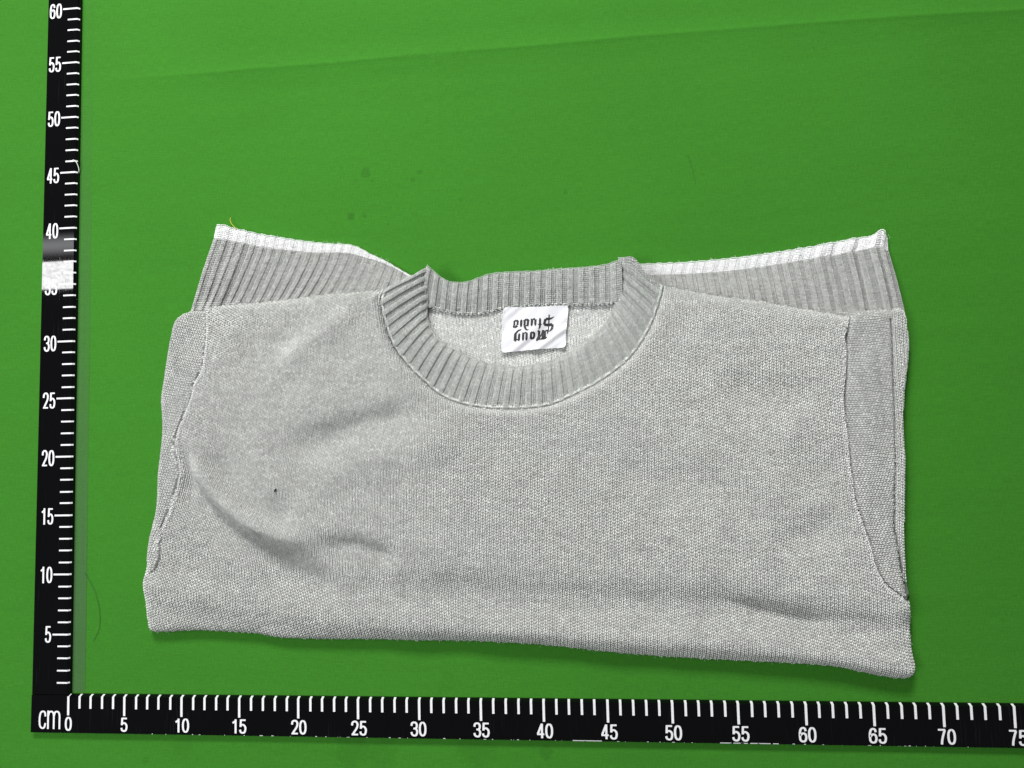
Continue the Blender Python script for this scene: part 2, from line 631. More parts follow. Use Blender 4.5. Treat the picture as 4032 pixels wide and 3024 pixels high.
# lying ruler: inner edge on y = 0
lo = tag(empty('measuring_ruler', (0, 0, 0)), 'lying black ruler along the bottom edge marked cm and numbered up to 75', 'ruler', 'black centimetre rulers forming a corner')
right_x = 79.5
yb = -3.10
bo, bd = BEV_LO
low_ring = np.array([(XL0 - .04, 0), (XL0 - .07, yb - .02), (right_x, yb - .02), (right_x, 0), (.02, 0), (0, 0)])
link('bar', prism((np.array([(XL0 - .02, -.02), (XL0 - .05, yb), (right_x, yb), (right_x, -bo), (0, -bo), (-.05, -.02)]), RT),
                  (low_ring, RT - bd), (low_ring, 0)), M_BLACK, lo)
H_L, H_S = tick_mesh(1.66, .19, False), tick_mesh(1.10, .185, False)
for k in range(0, 79):
    o = link('tick_mark', H_L if k % 5 == 0 else H_S, M_PRINT, lo)
    o.location = Vector((k + rng.normal(0, .012), 0, 0)) * CM
OFFX = {0: .03, 5: -.02, 10: .02, 15: -.06, 20: .03, 25: .05, 30: -.07, 35: .02, 40: .05, 45: .08, 50: .02, 55: .09, 60: .06, 65: .18, 70: .13, 75: .15}
for k, dx in OFFX.items():
    s = str(k)
    w = 1.30 if len(s) == 2 else 0.62
    numeral(s, k + dx, -2.36, w, 1.17, lo)
numeral('cm', -1.66, -2.05, 1.95, 1.52, lo, 'unit_mark')
# glints of the worn lower edge catching light, painted as pale flecks
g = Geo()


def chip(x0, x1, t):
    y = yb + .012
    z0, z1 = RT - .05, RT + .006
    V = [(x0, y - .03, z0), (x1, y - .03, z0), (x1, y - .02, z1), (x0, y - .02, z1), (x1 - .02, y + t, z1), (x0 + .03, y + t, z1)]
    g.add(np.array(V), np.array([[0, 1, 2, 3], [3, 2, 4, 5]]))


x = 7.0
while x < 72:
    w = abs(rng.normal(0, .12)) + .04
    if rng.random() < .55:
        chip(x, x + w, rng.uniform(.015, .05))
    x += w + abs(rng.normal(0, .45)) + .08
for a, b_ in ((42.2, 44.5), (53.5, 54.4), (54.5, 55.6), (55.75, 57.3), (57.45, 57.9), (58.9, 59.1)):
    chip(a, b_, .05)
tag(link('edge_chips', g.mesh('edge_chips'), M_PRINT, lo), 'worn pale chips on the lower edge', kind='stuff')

# strip of dusty clear tape beside the upright ruler
c = smooth_curve(np.array([(1.18, .15), (1.16, 20), (1.13, 40), (1.1, 64)]), 1.0)
n = len(c)
V = np.vstack([np.c_[np.full(n, .02), c[:, 1], np.full(n, .035)], np.c_[c, np.full(n, .035)]])
g = Geo()
fade = np.clip(1.15 - c[:, 1] / 52, .12, 1)
g.add(V, np.array([[i, n + i, n + i + 1, i + 1] for i in range(n - 1)]), np.r_[fade, fade])
tag(link('clear_tape', g.mesh('clear_tape'), M_TAPE), 'dusty clear tape strip on the green cloth beside the upright ruler', 'tape')

# ------------------------------------------------------------------ sweater
sweater = tag(empty('sweater', (38, 22, 0)), 'folded light grey knitted crew neck sweater with white edged hem on green cloth', 'sweater')
SW = sweater


def part(name, geo, m, parent=SW, label=None):
    me = geo.mesh(name)
    me.transform(Matrix.Translation(-Vector((38, 22, 0)) * CM))
    o = link(name, me, m, parent)
    if label:
        o['label'] = label
    return o


WALE, COURSE = 0.275, 0.215


def melange(i, j, seed=0):
    """yarn shade per stitch: the yarn runs along the courses"""
    g = np.random.default_rng(seed)
    i = np.asarray(i)
    j = np.asarray(j)
    tab = g.normal(0, 1, (4096,))

    def ns(a):
        f = np.floor(a).astype(int)
        u = a - f
        u = u * u * (3 - 2 * u)
        return tab[f % 4096] * (1 - u) + tab[(f + 1) % 4096] * u
    r = .050 * ns(i * .20 + j * 57.31) + .045 * ns(i * .6 + j * 31.7) + .015 * ns(j * .21 + 400 + .02 * i)
    r = r + g.normal(0, .065, i.shape) + .045 * lumps(i * .275, j * .34, seed + 50, 2.6)
    fleck = g.random(i.shape)
    return np.clip(1 + r + (fleck > .95) * .10 - (fleck < .03) * .12, .45, 1.22)


class Panel:
    """a knitted sheet inside a closed outline: puffed, with rolled edges and folds"""

    def __init__(s, segs, ztop, folds=(), step=.25, lump=.1, seed=0):
        # segs: list of (points in picture px, edge height, roll radius)
        Q, zb, r = [], [], []
        for pts, z_, r_ in segs:
            q = smooth_curve(pts, step * 48)
            Q.append(q[:-1] if len(q) > 2 else q)
            zb += [z_] * len(Q[-1])
            r += [r_] * len(Q[-1])
        Q = np.vstack(Q)
        keep = np.r_[True, np.linalg.norm(np.diff(Q, axis=0), axis=1) > 3]
        Q, zb, r = Q[keep], np.array(zb)[keep], np.array(r)[keep]
        k = np.hanning(13)[1:-1]
        k /= k.sum()
        zb = np.convolve(np.r_[zb[-5:], zb, zb[:5]], k, 'valid')
        r = np.convolve(np.r_[r[-5:], r, r[:5]], k, 'valid')
        P = np.array([at(px, py, z_) for (px, py), z_ in zip(Q, zb)])
        area2 = (P[:, 0] * np.roll(P[:, 1], -1) - P[:, 1] * np.roll(P[:, 0], -1)).sum()
        if area2 < 0:
            P, zb, r = P[::-1], zb[::-1], r[::-1]
        s.P, s.zb, s.r, s.seed, s.ztop, s.folds, s.lump = P, zb, r, seed, ztop, folds, lump
        lo_, hi_ = P.min(0) - .3, P.max(0) + .3
        s.res = .1
        s.x0, s.y0 = lo_
        nx, ny = int((hi_[0] - lo_[0]) / s.res) + 2, int((hi_[1] - lo_[1]) / s.res) + 2
        X, Y = np.meshgrid(s.x0 + np.arange(nx) * s.res, s.y0 + np.arange(ny) * s.res)
        fine = []
        for i in range(len(P)):
            a, b2 = i, (i + 1) % len(P)
            for t in (0, .25, .5, .75):
                fine.append((P[a] * (1 - t) + P[b2] * t, zb[a] * (1 - t) + zb[b2] * t, r[a] * (1 - t) + r[b2] * t))
        kd = kdtree.KDTree(len(fine))
        for i, f in enumerate(fine):
            kd.insert((f[0][0], f[0][1], 0), i)
        kd.balance()
        s.kd = kd
        fz, fr = np.array([f[1] for f in fine]), np.array([f[2] for f in fine])
        pts = np.c_[X.ravel(), Y.ravel()]
        D, I = np.empty(len(pts)), np.empty(len(pts), int)
        for n_, (x, y) in enumerate(pts):
            _, i, d = kd.find((x, y, 0))
            D[n_], I[n_] = d, i
        ins = inside(pts, P)
        s.D = np.where(ins, D, -D)
        zt, zf_ = s.top(pts[:, 0], pts[:, 1])
        e_ = np.clip(D / 1.1, 0, 1)
        zt = zt + zf_ * e_ * e_ * (3 - 2 * e_)
        u = np.clip(D / fr[I], 0, 1)
        prof = np.sqrt(1 - (1 - u) ** 2.0)
        z = np.where(ins, fz[I] + (zt - fz[I]) * prof, fz[I])
        s.Z = z.reshape(ny, nx)
        s.D = s.D.reshape(ny, nx)

    def top(s, x, y):
        z = s.ztop(x, y) if callable(s.ztop) else np.full(len(x), float(s.ztop))
        base_ = z + s.lump * lumps(x, y, s.seed, 7.0)
        z = 0 * x
        for curve, A, w1, w2, taper in s.folds:
            c = smooth_curve(tr(curve, 2.0), .3)
            t0_, t1_ = taper if isinstance(taper, tuple) else (taper, taper)
            ends = np.clip(np.minimum(np.linspace(0, 1, len(c)) / t0_, np.linspace(1, 0, len(c)) / t1_), 0, 1)
            ends = ends * ends * (3 - 2 * ends)
            t = np.gradient(c, axis=0)
            t /= np.linalg.norm(t, axis=1)[:, None]
            R = 3.2 * max(w1, w2)
            m = (x > c[:, 0].min() - R) & (x < c[:, 0].max() + R) & (y > c[:, 1].min() - R) & (y < c[:, 1].max() + R)
            ix = np.where(m)[0]
            for ch in np.array_split(ix, max(1, len(ix) // 20000)):
                if len(ch) == 0:
                    continue
                dx, dy = x[ch][:, None] - c[None, :, 0], y[ch][:, None] - c[None, :, 1]
                d2 = dx * dx + dy * dy
                k = d2.argmin(1)
                d = np.sqrt(d2[np.arange(len(ch)), k])
                sgn = t[k, 0] * dy[np.arange(len(ch)), k] - t[k, 1] * dx[np.arange(len(ch)), k]
                w = np.where(sgn > 0, w1, w2)
                z[ch] += (1.5 if max(w1, w2) < 1.05 else 2.1) * A * ends[k] * np.exp(-(d / w) ** 2)
        return base_, z

    def sample(s, A, x, y):
        fx = np.clip((x - s.x0) / s.res, 0, A.shape[1] - 1.001)
        fy = np.clip((y - s.y0) / s.res, 0, A.shape[0] - 1.001)
        i, j = fx.astype(int), fy.astype(int)
        u, v = fx - i, fy - j
        return A[j, i] * (1 - u) * (1 - v) + A[j, i + 1] * u * (1 - v) + A[j + 1, i] * (1 - u) * v + A[j + 1, i + 1] * u * v

    def h(s, x, y):
        return s.sample(s.Z, x, y)

    def dist(s, x, y):
        return s.sample(s.D, x, y)

    def base(s, g, drop=.055, col=.50):
        P = s.P
        n = len(P)
        t = np.roll(P, -1, 0) - np.roll(P, 1, 0)
        nrm = np.c_[-t[:, 1], t[:, 0]] / np.maximum(np.linalg.norm(t, axis=1)[:, None], 1e-6)
        pts = [P]
        for off in (.06, .15, .3, .5, .75, 1.05):
            q = P + nrm * off
            pts.append(q[s.dist(q[:, 0], q[:, 1]) > off * .85])
        lo_, hi_ = P.min(0), P.max(0)
        gx, gy = np.meshgrid(np.arange(lo_[0], hi_[0], .4), np.arange(lo_[1], hi_[1], .4))
        q = np.c_[gx.ravel(), gy.ravel()]
        pts.append(q[s.dist(q[:, 0], q[:, 1]) > 1.2])
        allp = np.vstack(pts)
        V, F, orig = cdt(allp, loop=list(range(n)))
        z = s.h(V[:, 0], V[:, 1]) - drop
        isb = np.array([any(k < n for k in o) for o in orig])
        zb_by = {}
        for vi, o in enumerate(orig):
            for k in o:
                if k < n:
                    zb_by[k] = vi
                    z[vi] = s.zb[k] - drop
        tri = np.array([f for f in F if len(f) == 3])
        g.add(np.c_[V, z], tri, col)  # backing sheet darker than the stitches, painting the shade in their gaps
        # underside: the edge turns under and down to the cloth
        rings = [np.c_[P, s.zb - drop], np.c_[P + nrm * .10, s.zb * .55], np.c_[P + nrm * .45, np.full(n, .04)]]
        Vr = np.vstack(rings)
        Fr = []
        for k in range(2):
            for i in range(n):
                j = (i + 1) % n
                Fr.append([k * n + i, (k + 1) * n + i, (k + 1) * n + j, k * n + j])
        g.add(Vr, np.array(Fr), col)

    def knit(s, g, warp_fn, srange, trange, wale=WALE, course=COURSE, purl=False, jit=.012, margin=.03, seed=0, wd=.116, ht=.062):
        i, j = np.meshgrid(np.arange(int(srange[0] / wale), int(srange[1] / wale)), np.arange(int(trange[0] / course), int(trange[1] / course)))
        i, j = i.ravel(), j.ravel()
        S, T = i * wale, (j + .5 * (i % 2)) * course
        cx, cy = warp_fn(S, T)
        ok = s.dist(cx, cy) > margin
        i, j, S, T = i[ok], j[ok], S[ok], T[ok]
        r2 = np.random.default_rng(seed + 7)
        col = melange(i, j, seed)
        n = len(i)

        def put(a, b_, lift):
            x, y = warp_fn(S + a, T + b_)
            x = x + r2.normal(0, jit, n)
            y = y + r2.normal(0, jit, n)
            return np.c_[x, y, s.h(x, y) + lift]
        if not purl:
            for sg in (-1, 1):
                p0 = put(sg * wale * .40, course * .72, .012)
                p1 = put(sg * wale * .10, -course * .72, -.004)
                g.legs(p0, p1, wd * (1 + r2.normal(0, .08, n)), ht, col * (1 + r2.normal(0, .05, n)))
        else:
            p0 = put(-wale * .62, -course * .10, -.004)
            p1 = put(wale * .02, course * .22, .02)
            p2 = put(wale * .62, -course * .10, -.004)
            g.legs(p0, p1, course * .62, ht, col)
            g.legs(p1, p2, course * .62, ht, col * (1 + r2.normal(0, .04, n)))
            q0 = put(-wale * .12, -course * .5, -.02)
            q1 = put(-wale * .12, course * .5, .0)
            g.legs(q0, q1, wale * .35, ht * .6, col * .92)


# -- outlines in the photograph (4032 x 3024) --------------------------------
LEFT_SIL = [(764, 1223), (735, 1236), (709, 1253), (697, 1272), (689, 1297), (674, 1372), (655, 1496), (644, 1574), (648, 1632), (650, 1705), (644, 1777), (634, 1864), (630, 1944), (624, 2005), (609, 2069), (598, 2111), (591, 2160), (588, 2200), (592, 2260)]
LEFT_SEAM = [(818, 1214), (816, 1242), (818, 1295), (814, 1357), (806, 1420), (796, 1463), (767, 1512), (757, 1560), (738, 1608), (714, 1666), (699, 1705), (691, 1743), (697, 1791), (707, 1840), (708, 1873), (696, 1921), (677, 1984), (655, 2039), (630, 2090), (613, 2124), (591, 2160)]
BOTTOM = [(591, 2160), (582, 2246), (574, 2284), (577, 2343), (582, 2406), (588, 2461), (595, 2480), (612, 2488), (677, 2487), (761, 2482), (845, 2484), (930, 2488), (1014, 2493), (1077, 2505), (1120, 2512), (1183, 2514), (1347, 2516), (1490, 2517), (1635, 2521), (1850, 2523), (2094, 2535), (2257, 2551), (2501, 2576), (2745, 2592), (2989, 2604), (3152, 2612), (3274, 2621), (3355, 2637), (3437, 2655), (3518, 2668), (3567, 2667), (3592, 2650), (3597, 2612), (3589, 2584), (3583, 2547), (3579, 2482), (3579, 2407), (3574, 2366)]
RIGHT_SEAM = [(3574, 2366), (3549, 2346), (3520, 2329), (3486, 2300), (3457, 2262), (3438, 2213), (3423, 2156), (3399, 2083), (3375, 2011), (3360, 1963), (3352, 1900), (3341, 1827), (3331, 1721), (3319, 1634), (3315, 1562), (3323, 1470), (3326, 1393), (3321, 1330), (3334, 1292), (3340, 1250)]
SHOULDER_R = [(3340, 1250), (3304, 1240), (3134, 1212), (2965, 1183), (2796, 1161), (2615, 1127)]
NECK_OUT = [(1516, 1143), (1501, 1176), (1504, 1221), (1523, 1300), (1552, 1368), (1603, 1436), (1665, 1498), (1733, 1555), (1812, 1589), (1902, 1606), (1992, 1611), (2083, 1608), (2173, 1594), (2252, 1560), (2331, 1521), (2411, 1470), (2478, 1413), (2529, 1346), (2569, 1272), (2597, 1193), (2613, 1129)]
NECK_IN = [(1687, 1051), (1682, 1108), (1679, 1176), (1676, 1227), (1682, 1272), (1698, 1312), (1733, 1346), (1783, 1374), (1834, 1402), (1891, 1425), (1959, 1439), (2026, 1445), (2094, 1437), (2162, 1422), (2224, 1396), (2275, 1365), (2320, 1334), (2365, 1295), (2399, 1249), (2422, 1199), (2433, 1148), (2448, 1085), (2441, 1046), (2436, 1018)]
SHOULDER_L = [(1516, 1143), (1346, 1153), (1222, 1168), (1047, 1190), (878, 1203), (818, 1214)]

def fibres(g, pts, zz, n, seed, ln=.22):
    r3 = np.random.default_rng(seed)
    k = r3.integers(0, len(pts), n)
    a = r3.uniform(0, 2 * math.pi, n)
    l = ln * r3.uniform(.3, 1.2, n)
    p = np.c_[pts[k], np.broadcast_to(zz, (len(pts),))[k]]
    q = p + np.c_[np.cos(a) * l, np.sin(a) * l, r3.uniform(-.02, .12, n)]
    g.legs(p, q, .018, .012, 1.1)


# -- front panel
k1 = lambda pts: zoom(pts, 550, 1400, 1.3829)
k2 = lambda pts: zoom(pts, 1850, 1400, 1.2289)
FOLDS = [
    # (curve, amplitude, width on its left side, width on its right side, taper)
    (k1([(195, 480), (210, 560), (255, 680), (340, 810), (450, 930), (560, 1005), (680, 1060), (800, 1130), (900, 1210), (1010, 1290), (1100, 1330)]), -.38, 1.05, 1.7, (.10, .55)),
    (k1([(225, 470), (330, 640), (450, 790), (600, 905), (740, 965), (880, 985), (1060, 960)]), .34, 1.1, .9, .2),
    (k1([(560, 1010), (720, 1110), (900, 1210), (1050, 1290), (1200, 1320)]), -.13, 1.5, 1.3, .35),
    (k1([(330, 500), (420, 640), (540, 760), (700, 860), (900, 890)]), -.36, 1.2, .8, .2),
    (k1([(930, 1060), (1150, 1040), (1300, 1080), (1450, 1130)]), -.40, .9, 1.4, .3),
    (k1([(700, 580), (1000, 460), (1300, 375), (1640, 300)]), -.55, 1.4, 2.0, .3),
    (k1([(900, 680), (1150, 570), (1500, 480), (1900, 430)]), .32, 1.6, 1.6, .3),
    (k2([(1200, 1180), (1450, 1235), (1650, 1285), (1830, 1305)]), -.26, .40, .8, .35),
    (k2([(1000, 350), (1200, 450), (1400, 560), (1600, 700)]), .18, 2.0, 2.0, .3),
    (k2([(1150, 130), (1450, 175), (1780, 200)]), -.30, 1.3, 1.7, .3),
    (k2([(650, 560), (1000, 610), (1300, 660)]), -.20, 1.5, 2.0, .3),
    (k2([(1450, 920), (1650, 870), (1800, 770)]), -.30, 1.1, 1.5, .3),
    (k2([(1500, 420), (1650, 560), (1780, 640)]), -.18, 1.2, 1.6, .3),
    (zoom([(1000, 1290), (1400, 1000), (1750, 740)], 600, 800, 2.011), .30, .9, 1.2, .25),
    (zoom([(600, 1300), (1000, 1100), (1350, 850)], 600, 800, 2.011), -.22, 1.2, 1.4, .25),
    (k1([(250, 1180), (520, 1150), (700, 1230)]), .16, 1.8, 1.8, .35),
]


TERRACE = smooth_curve(tr([(500, 2120), (750, 2170), (1000, 2205), (1250, 2240), (1500, 2262), (1950, 2290), (2400, 2318), (2900, 2345), (3150, 2385), (3350, 2420), (3650, 2450)], 1.8), .4)


def front_top(x, y):
    """the upper part lies a little higher and steps down to the rolled bottom fold"""
    yc = np.interp(x, TERRACE[:, 0], TERRACE[:, 1])
    w = np.interp(x, [8, 22, 40, 60, 72], [1.8, 1.6, 1.6, 1.1, .9])
    a = np.interp(x, [6, 14, 22, 40, 60, 72], [.25, .60, 1.25, 1.3, 1.15, .60])
    d = y - yc
    return 1.15 + a / (1 + np.exp(-d / (w * .42))) + .60 * np.exp(-((d + 3.6) / 1.3) ** 2) + .006 * np.clip(d, 0, 30)


front = Panel([(LEFT_SEAM[::1], 1.35, .35), (BOTTOM, .40, 1.5), (RIGHT_SEAM, 1.35, .35), (SHOULDER_R, 1.05, 1.5),
               (NECK_OUT[::-1], 1.75, .6), (SHOULDER_L, 1.05, 1.5)], front_top, FOLDS, lump=.10, seed=1)


def front_warp(S, T):
    left = np.clip((30 - S) / 22, 0, 1)
    right = np.clip((S - 48) / 22, 0, 1)
    x = S + left * .22 * (T - 10) * np.clip((T - 5) / 10, 0, 1) - right * .07 * (T - 12)
    y = T + .02 * (S - 38) * 0 + .25 * np.sin(S * .21) + .12 * np.sin(T * .5 + S * .13)
    return x, y


g = Geo()
front.base(g)
front.knit(g, front_warp, (-4, 78), (-6, 46), seed=11)
fibres(g, front.P, front.zb + .05, 500, 5)
part('front_panel', g, M_KNIT)


# -- sleeves folded under the sides: their courses run across
def side_warp(S, T):
    return T + .05 * np.sin(S * .9), S + .12 * np.sin(T * .6) + .04 * (T - 9)


sl = Panel([(LEFT_SIL, .7, .45), ([(592, 2260), (615, 2240), (630, 2180)] + LEFT_SEAM[-3::-1], 1.30, .3)], 1.62, lump=.12, seed=2)
g = Geo()
sl.base(g)
sl.knit(g, side_warp, (0, 44), (4, 20), seed=21)
part('sleeve', g, M_KNIT)

INNER_R = [(3503, 1250), (3509, 1321), (3512, 1441), (3515, 1538), (3520, 1634), (3522, 1730), (3524, 1827), (3520, 1923), (3520, 1996), (3517, 2069), (3529, 2131), (3537, 2189), (3553, 2286), (3574, 2366)]
RIGHT_SIL = [(3486, 1218), (3541, 1212), (3565, 1253), (3568, 1287), (3575, 1359), (3570, 1441), (3561, 1513), (3556, 1586), (3553, 1658), (3556, 1755), (3560, 1803), (3558, 1972), (3557, 2045), (3558, 2141), (3561, 2228), (3566, 2310), (3574, 2368)]
sr = Panel([(RIGHT_SEAM, 1.30, .3), ([(3340, 1250), (3370, 1232), (3410, 1224), (3486, 1221), (3503, 1250)], .95, .9), (INNER_R, 1.15, .45)], 1.70, [
    ([(3400, 1300), (3410, 1450), (3415, 1650), (3430, 1850), (3450, 2000)], .22, .8, .8, .2),
    ([(3350, 1300), (3380, 1420), (3440, 1520), (3490, 1600)], -.20, .8, .9, .3),
    ([(3440, 2010), (3480, 2120), (3525, 2230)], -.16, .5, .5, .3)], lump=.14, seed=3)


def side_warp_r(S, T):
    return T + .05 * np.sin(S * .9), S + .12 * np.sin(T * .6) - .10 * (T - 68)


g = Geo()
sr.base(g)
sr.knit(g, side_warp_r, (0, 44), (60, 78), seed=31)
part('sleeve', g, M_KNIT)

sf = Panel([(RIGHT_SIL, .6, .6), ([(3574, 2368), (3545, 2240), (3520, 2131), (3500, 2000), (3505, 1827), (3500, 1634), (3495, 1441), (3490, 1300), (3480, 1225)], .7, .3)], 1.30, lump=.05, seed=4)
g = Geo()
sf.base(g)
sf.knit(g, lambda S, T: (S + .1 * np.sin(T * .4), T), (60, 78), (0, 44), seed=41)
part('side_edge', g, M_KNIT)


# -- rib bands -----------------------------------------------------------------
class Band:
    """a ribbed strip between two curves; s runs along it, t across it"""

    def __init__(s, A, B, zfun, pitch=.78, shift=None, bump=None, dep=None):
        s.dep = dep
        s.A, s.B, s.zf, s.shift, s.bump = A, B, zfun, shift, bump
        s.len = (length(A) + length(B)) / 2
        s.wid = np.linalg.norm(curve_at(A, np.linspace(0, 1, 40)) - curve_at(B, np.linspace(0, 1, 40)), axis=1).mean()
        s.wmax = np.linalg.norm(curve_at(A, np.linspace(0, 1, 40)) - curve_at(B, np.linspace(0, 1, 40)), axis=1).max()
        s.ribs = int(round(s.len / pitch))

    def rib(s, S):
        f = (S * s.ribs) % 1.0
        return np.clip(np.minimum(f, .5 - f) / .06, -1, 1) * .5 + .5

    def at(s, S, T, lift=0, flat=None, depth=.13):
        sb = S if s.shift is None else np.clip(S + s.shift(S) * T, 0, 1)
        a, b_ = curve_at(s.A, S), curve_at(s.B, sb)
        p = a * (1 - T)[:, None] + b_ * T[:, None]
        if s.bump is not None:
            p = p + s.bump(S, T)
        z = s.zf(S, T) + (s.rib(S) * depth * (1 if s.dep is None else s.dep(S)) if flat is None else flat) + lift
        return np.c_[p, z]

    def build(s, g, t0=0, t1=1, seed=0, fringe=None, var=1.0, depth=.13, plain_from=None, cols=6, basecol=.72, purlcol=.86):
        ns, nt_ = s.ribs * 8, max(6, int(s.wid / .25))
        S, T = np.meshgrid(np.linspace(0, 1, ns + 1), np.linspace(t0, t1, nt_ + 1))
        V = s.at(S.ravel(), T.ravel(), -.05, depth=depth)
        F = [[j * (ns + 1) + i, j * (ns + 1) + i + 1, (j + 1) * (ns + 1) + i + 1, (j + 1) * (ns + 1) + i] for j in range(nt_) for i in range(ns)]
        g.add(V, np.array(F), basecol)  # sheet below the ribs toned down to paint shade between stitches
        # thickness: rim all round, turned down
        rim = np.vstack([V[:ns + 1], V[ns::ns + 1][1:], V[-(ns + 1):][::-1][1:], V[::ns + 1][::-1][1:-1]])
        m = len(rim)
        low = rim.copy()
        low[:, 2] -= .28
        g.add(np.vstack([rim, low]), np.array([[i, (i + 1) % m, m + (i + 1) % m, m + i] for i in range(m)]), basecol)
        rows = int(s.wmax * (t1 - t0) / .165)
        ncol = s.ribs * cols
        i, j = np.meshgrid(np.arange(ncol), np.arange(rows))
        i, j = i.ravel(), j.ravel()
        r2 = np.random.default_rng(seed)
        n = len(i)
        col = 1 + var * (melange(i * .6, j + i // cols * 3, seed) - 1)
        S = (i + .35) / ncol
        T = t0 + (t1 - t0) * (j + .5) / rows
        ds, dt = 1 / ncol, (t1 - t0) / rows
        ph = i % cols
        kn = ph < 3
        if plain_from is not None:
            kn = kn | (T > plain_from)

        def put(m_, a, b_, lift):
            return s.at(np.clip(S[m_] + a * ds, 0, 1), np.clip(T[m_] + b_ * dt, 0, 1), lift, depth=depth) + r2.normal(0, .010, (m_.sum(), 3))
        wl = s.len / ncol
        for sg in (-1, 1):
            g.legs(put(kn, sg * .40, .8, .02), put(kn, sg * .10, -.8, .0), wl * .55, .045, (col * (1 + r2.normal(0, .05, n)))[kn])
        pu = ~kn
        for sg in (-1, 1):
            g.legs(put(pu, sg * .70, -.10, -.01), put(pu, sg * .0, .12, .0), (.20), .016, (col * purlcol * (1 + r2.normal(0, .05, n)))[pu])  # purl columns darkened: groove shade painted into the yarn colour
        if fringe is not None:
            m2 = np.arange(s.ribs * cols)
            S2 = (m2 + .5) / len(m2)
            for sg in (-1, 1):
                p0 = s.at(np.clip(S2 + sg * .45 * ds, 0, 1), np.full(len(S2), fringe), .0, depth=depth)
                p1 = s.at(S2, np.full(len(S2), fringe - .09 / s.wid * (1 if fringe < .5 else -1)), .02, depth=depth) + r2.normal(0, .012, (len(S2), 3))
                g.legs(p0, p1, .07, .05, 1.05)


def ss(x):
    x = np.clip(x, 0, 1)
    return x * x * (3 - 2 * x)


# hem with its white edge
HEM_TOP = smooth_curve(tr([(850, 889), (878, 889), (923, 902), (998, 919), (1072, 932), (1172, 947), (1271, 957), (1371, 962), (1420, 979), (1455, 999), (1510, 1024), (1570, 1059), (1624, 1090), (1700, 1122), (1806, 1132), (1900, 1106), (2000, 1084), (2139, 1067), (2326, 1054), (2513, 1042), (2682, 1034), (2852, 1020), (3022, 1000), (3191, 974), (3304, 952), (3395, 936), (3436, 930), (3456, 914), (3482, 913), (3502, 940)], .6), .2)
HEM_MID = smooth_curve(tr([(843, 941), (880, 944), (948, 956), (1047, 975), (1147, 987), (1246, 993), (1346, 992), (1396, 1000), (1445, 1015), (1510, 1035), (1570, 1064), (1624, 1097), (1700, 1130), (1806, 1142), (1900, 1120), (2000, 1104), (2139, 1092), (2326, 1088), (2530, 1083), (2739, 1076), (2909, 1062), (3078, 1039), (3248, 1011), (3361, 991), (3451, 977), (3503, 983)], .6), .2)
HEM_LOW = smooth_curve(tr([(766, 1228), (900, 1228), (1200, 1222), (1500, 1210), (1800, 1215), (2200, 1215), (2600, 1230), (3000, 1250), (3300, 1262), (3566, 1262)], .5), .2)


def hem_shift(S):
    return -.026 * np.exp(-((S - .19) / .09) ** 2) - .010 * np.exp(-((S - .06) / .05) ** 2)


def hem_z(S, T):
    z = .48 + .12 * np.sin(S * 23) + .30 * np.exp(-((S - .02) / .03) ** 2) * .4 + .35 * np.exp(-((S - .975) / .022) ** 2)
    z = z + .25 * ss((T - .1) / .5) - .12 * np.exp(-((S - .955) / .01) ** 2)
    z = z + .16 * ss((S - .86) / .06) * np.sin((S - .86) * 2 * math.pi / .037 + 1.2 * T) + .10 * ss((.10 - S) / .05) * np.sin(S * 2 * math.pi / .04 + 1.5 * T)
    return z


hem_pitch = .84
hem = Band(HEM_MID, HEM_LOW, lambda S, T: hem_z(S, .15 + .85 * T), hem_pitch, hem_shift, None, lambda S: 1 - .45 * ss((.42 - S) / .15) + .35 * np.sin(S * 33) * np.sin(S * 15 + 1) + .8 * np.exp(-((S - .97) / .03) ** 2) + .5 * np.exp(-((S - .03) / .03) ** 2))


def hem_edge_bump(S, T):
    return np.c_[0 * S, (np.sin(S * hem.ribs * 2 * math.pi + 1.0) * .02) * (1 - T)]


g = Geo()
hem.build(g, seed=51, purlcol=.74, plain_from=.88, depth=.14)
hem_o = part('hem', g, M_HEM)
trim = Band(HEM_TOP, HEM_MID, lambda S, T: hem_z(S, .15 * T) - .10 * (1 - ss(T / .5)), hem_pitch, None, hem_edge_bump)
trim.ribs = hem.ribs
g = Geo()
trim.build(g, seed=52, var=.35, fringe=0.0, depth=.045, basecol=.97)
fibres(g, HEM_TOP, .5, 420, 6, .26)
part('hem_trim', g, M_WHITE, hem_o)
hem_o.children[0].parent = hem_o

# back of the neck: reverse side of the back panel, then the back neckband
BACK_TOP = smooth_curve(tr([(1687, 1053), (1699, 1064), (1733, 1092), (1766, 1111), (1806, 1116), (1846, 1112), (1902, 1092), (1942, 1081), (2015, 1075), (2100, 1072), (2156, 1067), (2241, 1061), (2326, 1055), (2382, 1047), (2445, 1034)], 1.5), .2)
BACK_LOW = smooth_curve(tr([(1655, 1200), (1704, 1210), (1744, 1221), (1800, 1233), (1874, 1236), (1930, 1228), (1987, 1212), (2100, 1203), (2235, 1200), (2326, 1200), (2411, 1195), (2450, 1190)], 1.15), .2)
bp_ = Panel([([(1600, 1180), (1704, 1195), (1800, 1215), (1874, 1220), (1987, 1198), (2235, 1185), (2411, 1180), (2500, 1170)], .95, .3),
             ([(2500, 1170), (2500, 1300), (2350, 1450), (2026, 1540), (1750, 1450), (1600, 1300), (1600, 1180)], .6, .4)], 1.0, lump=.06, seed=5)
g = Geo()
bp_.base(g)
bp_.knit(g, lambda S, T: (S + .08 * (T - 25), T - .02 * (S - 40)), (20, 60), (10, 45), seed=61, wale=.24, course=.20)
part('back_panel', g, M_BACK)


def back_z(S, T):
    return 1.65 - .45 * T + .45 * np.exp(-(S / .07) ** 2) * (1 - .5 * T) + .6 * np.exp(-((1 - S) / .05) ** 2) + .12 * np.sin(math.pi * T)


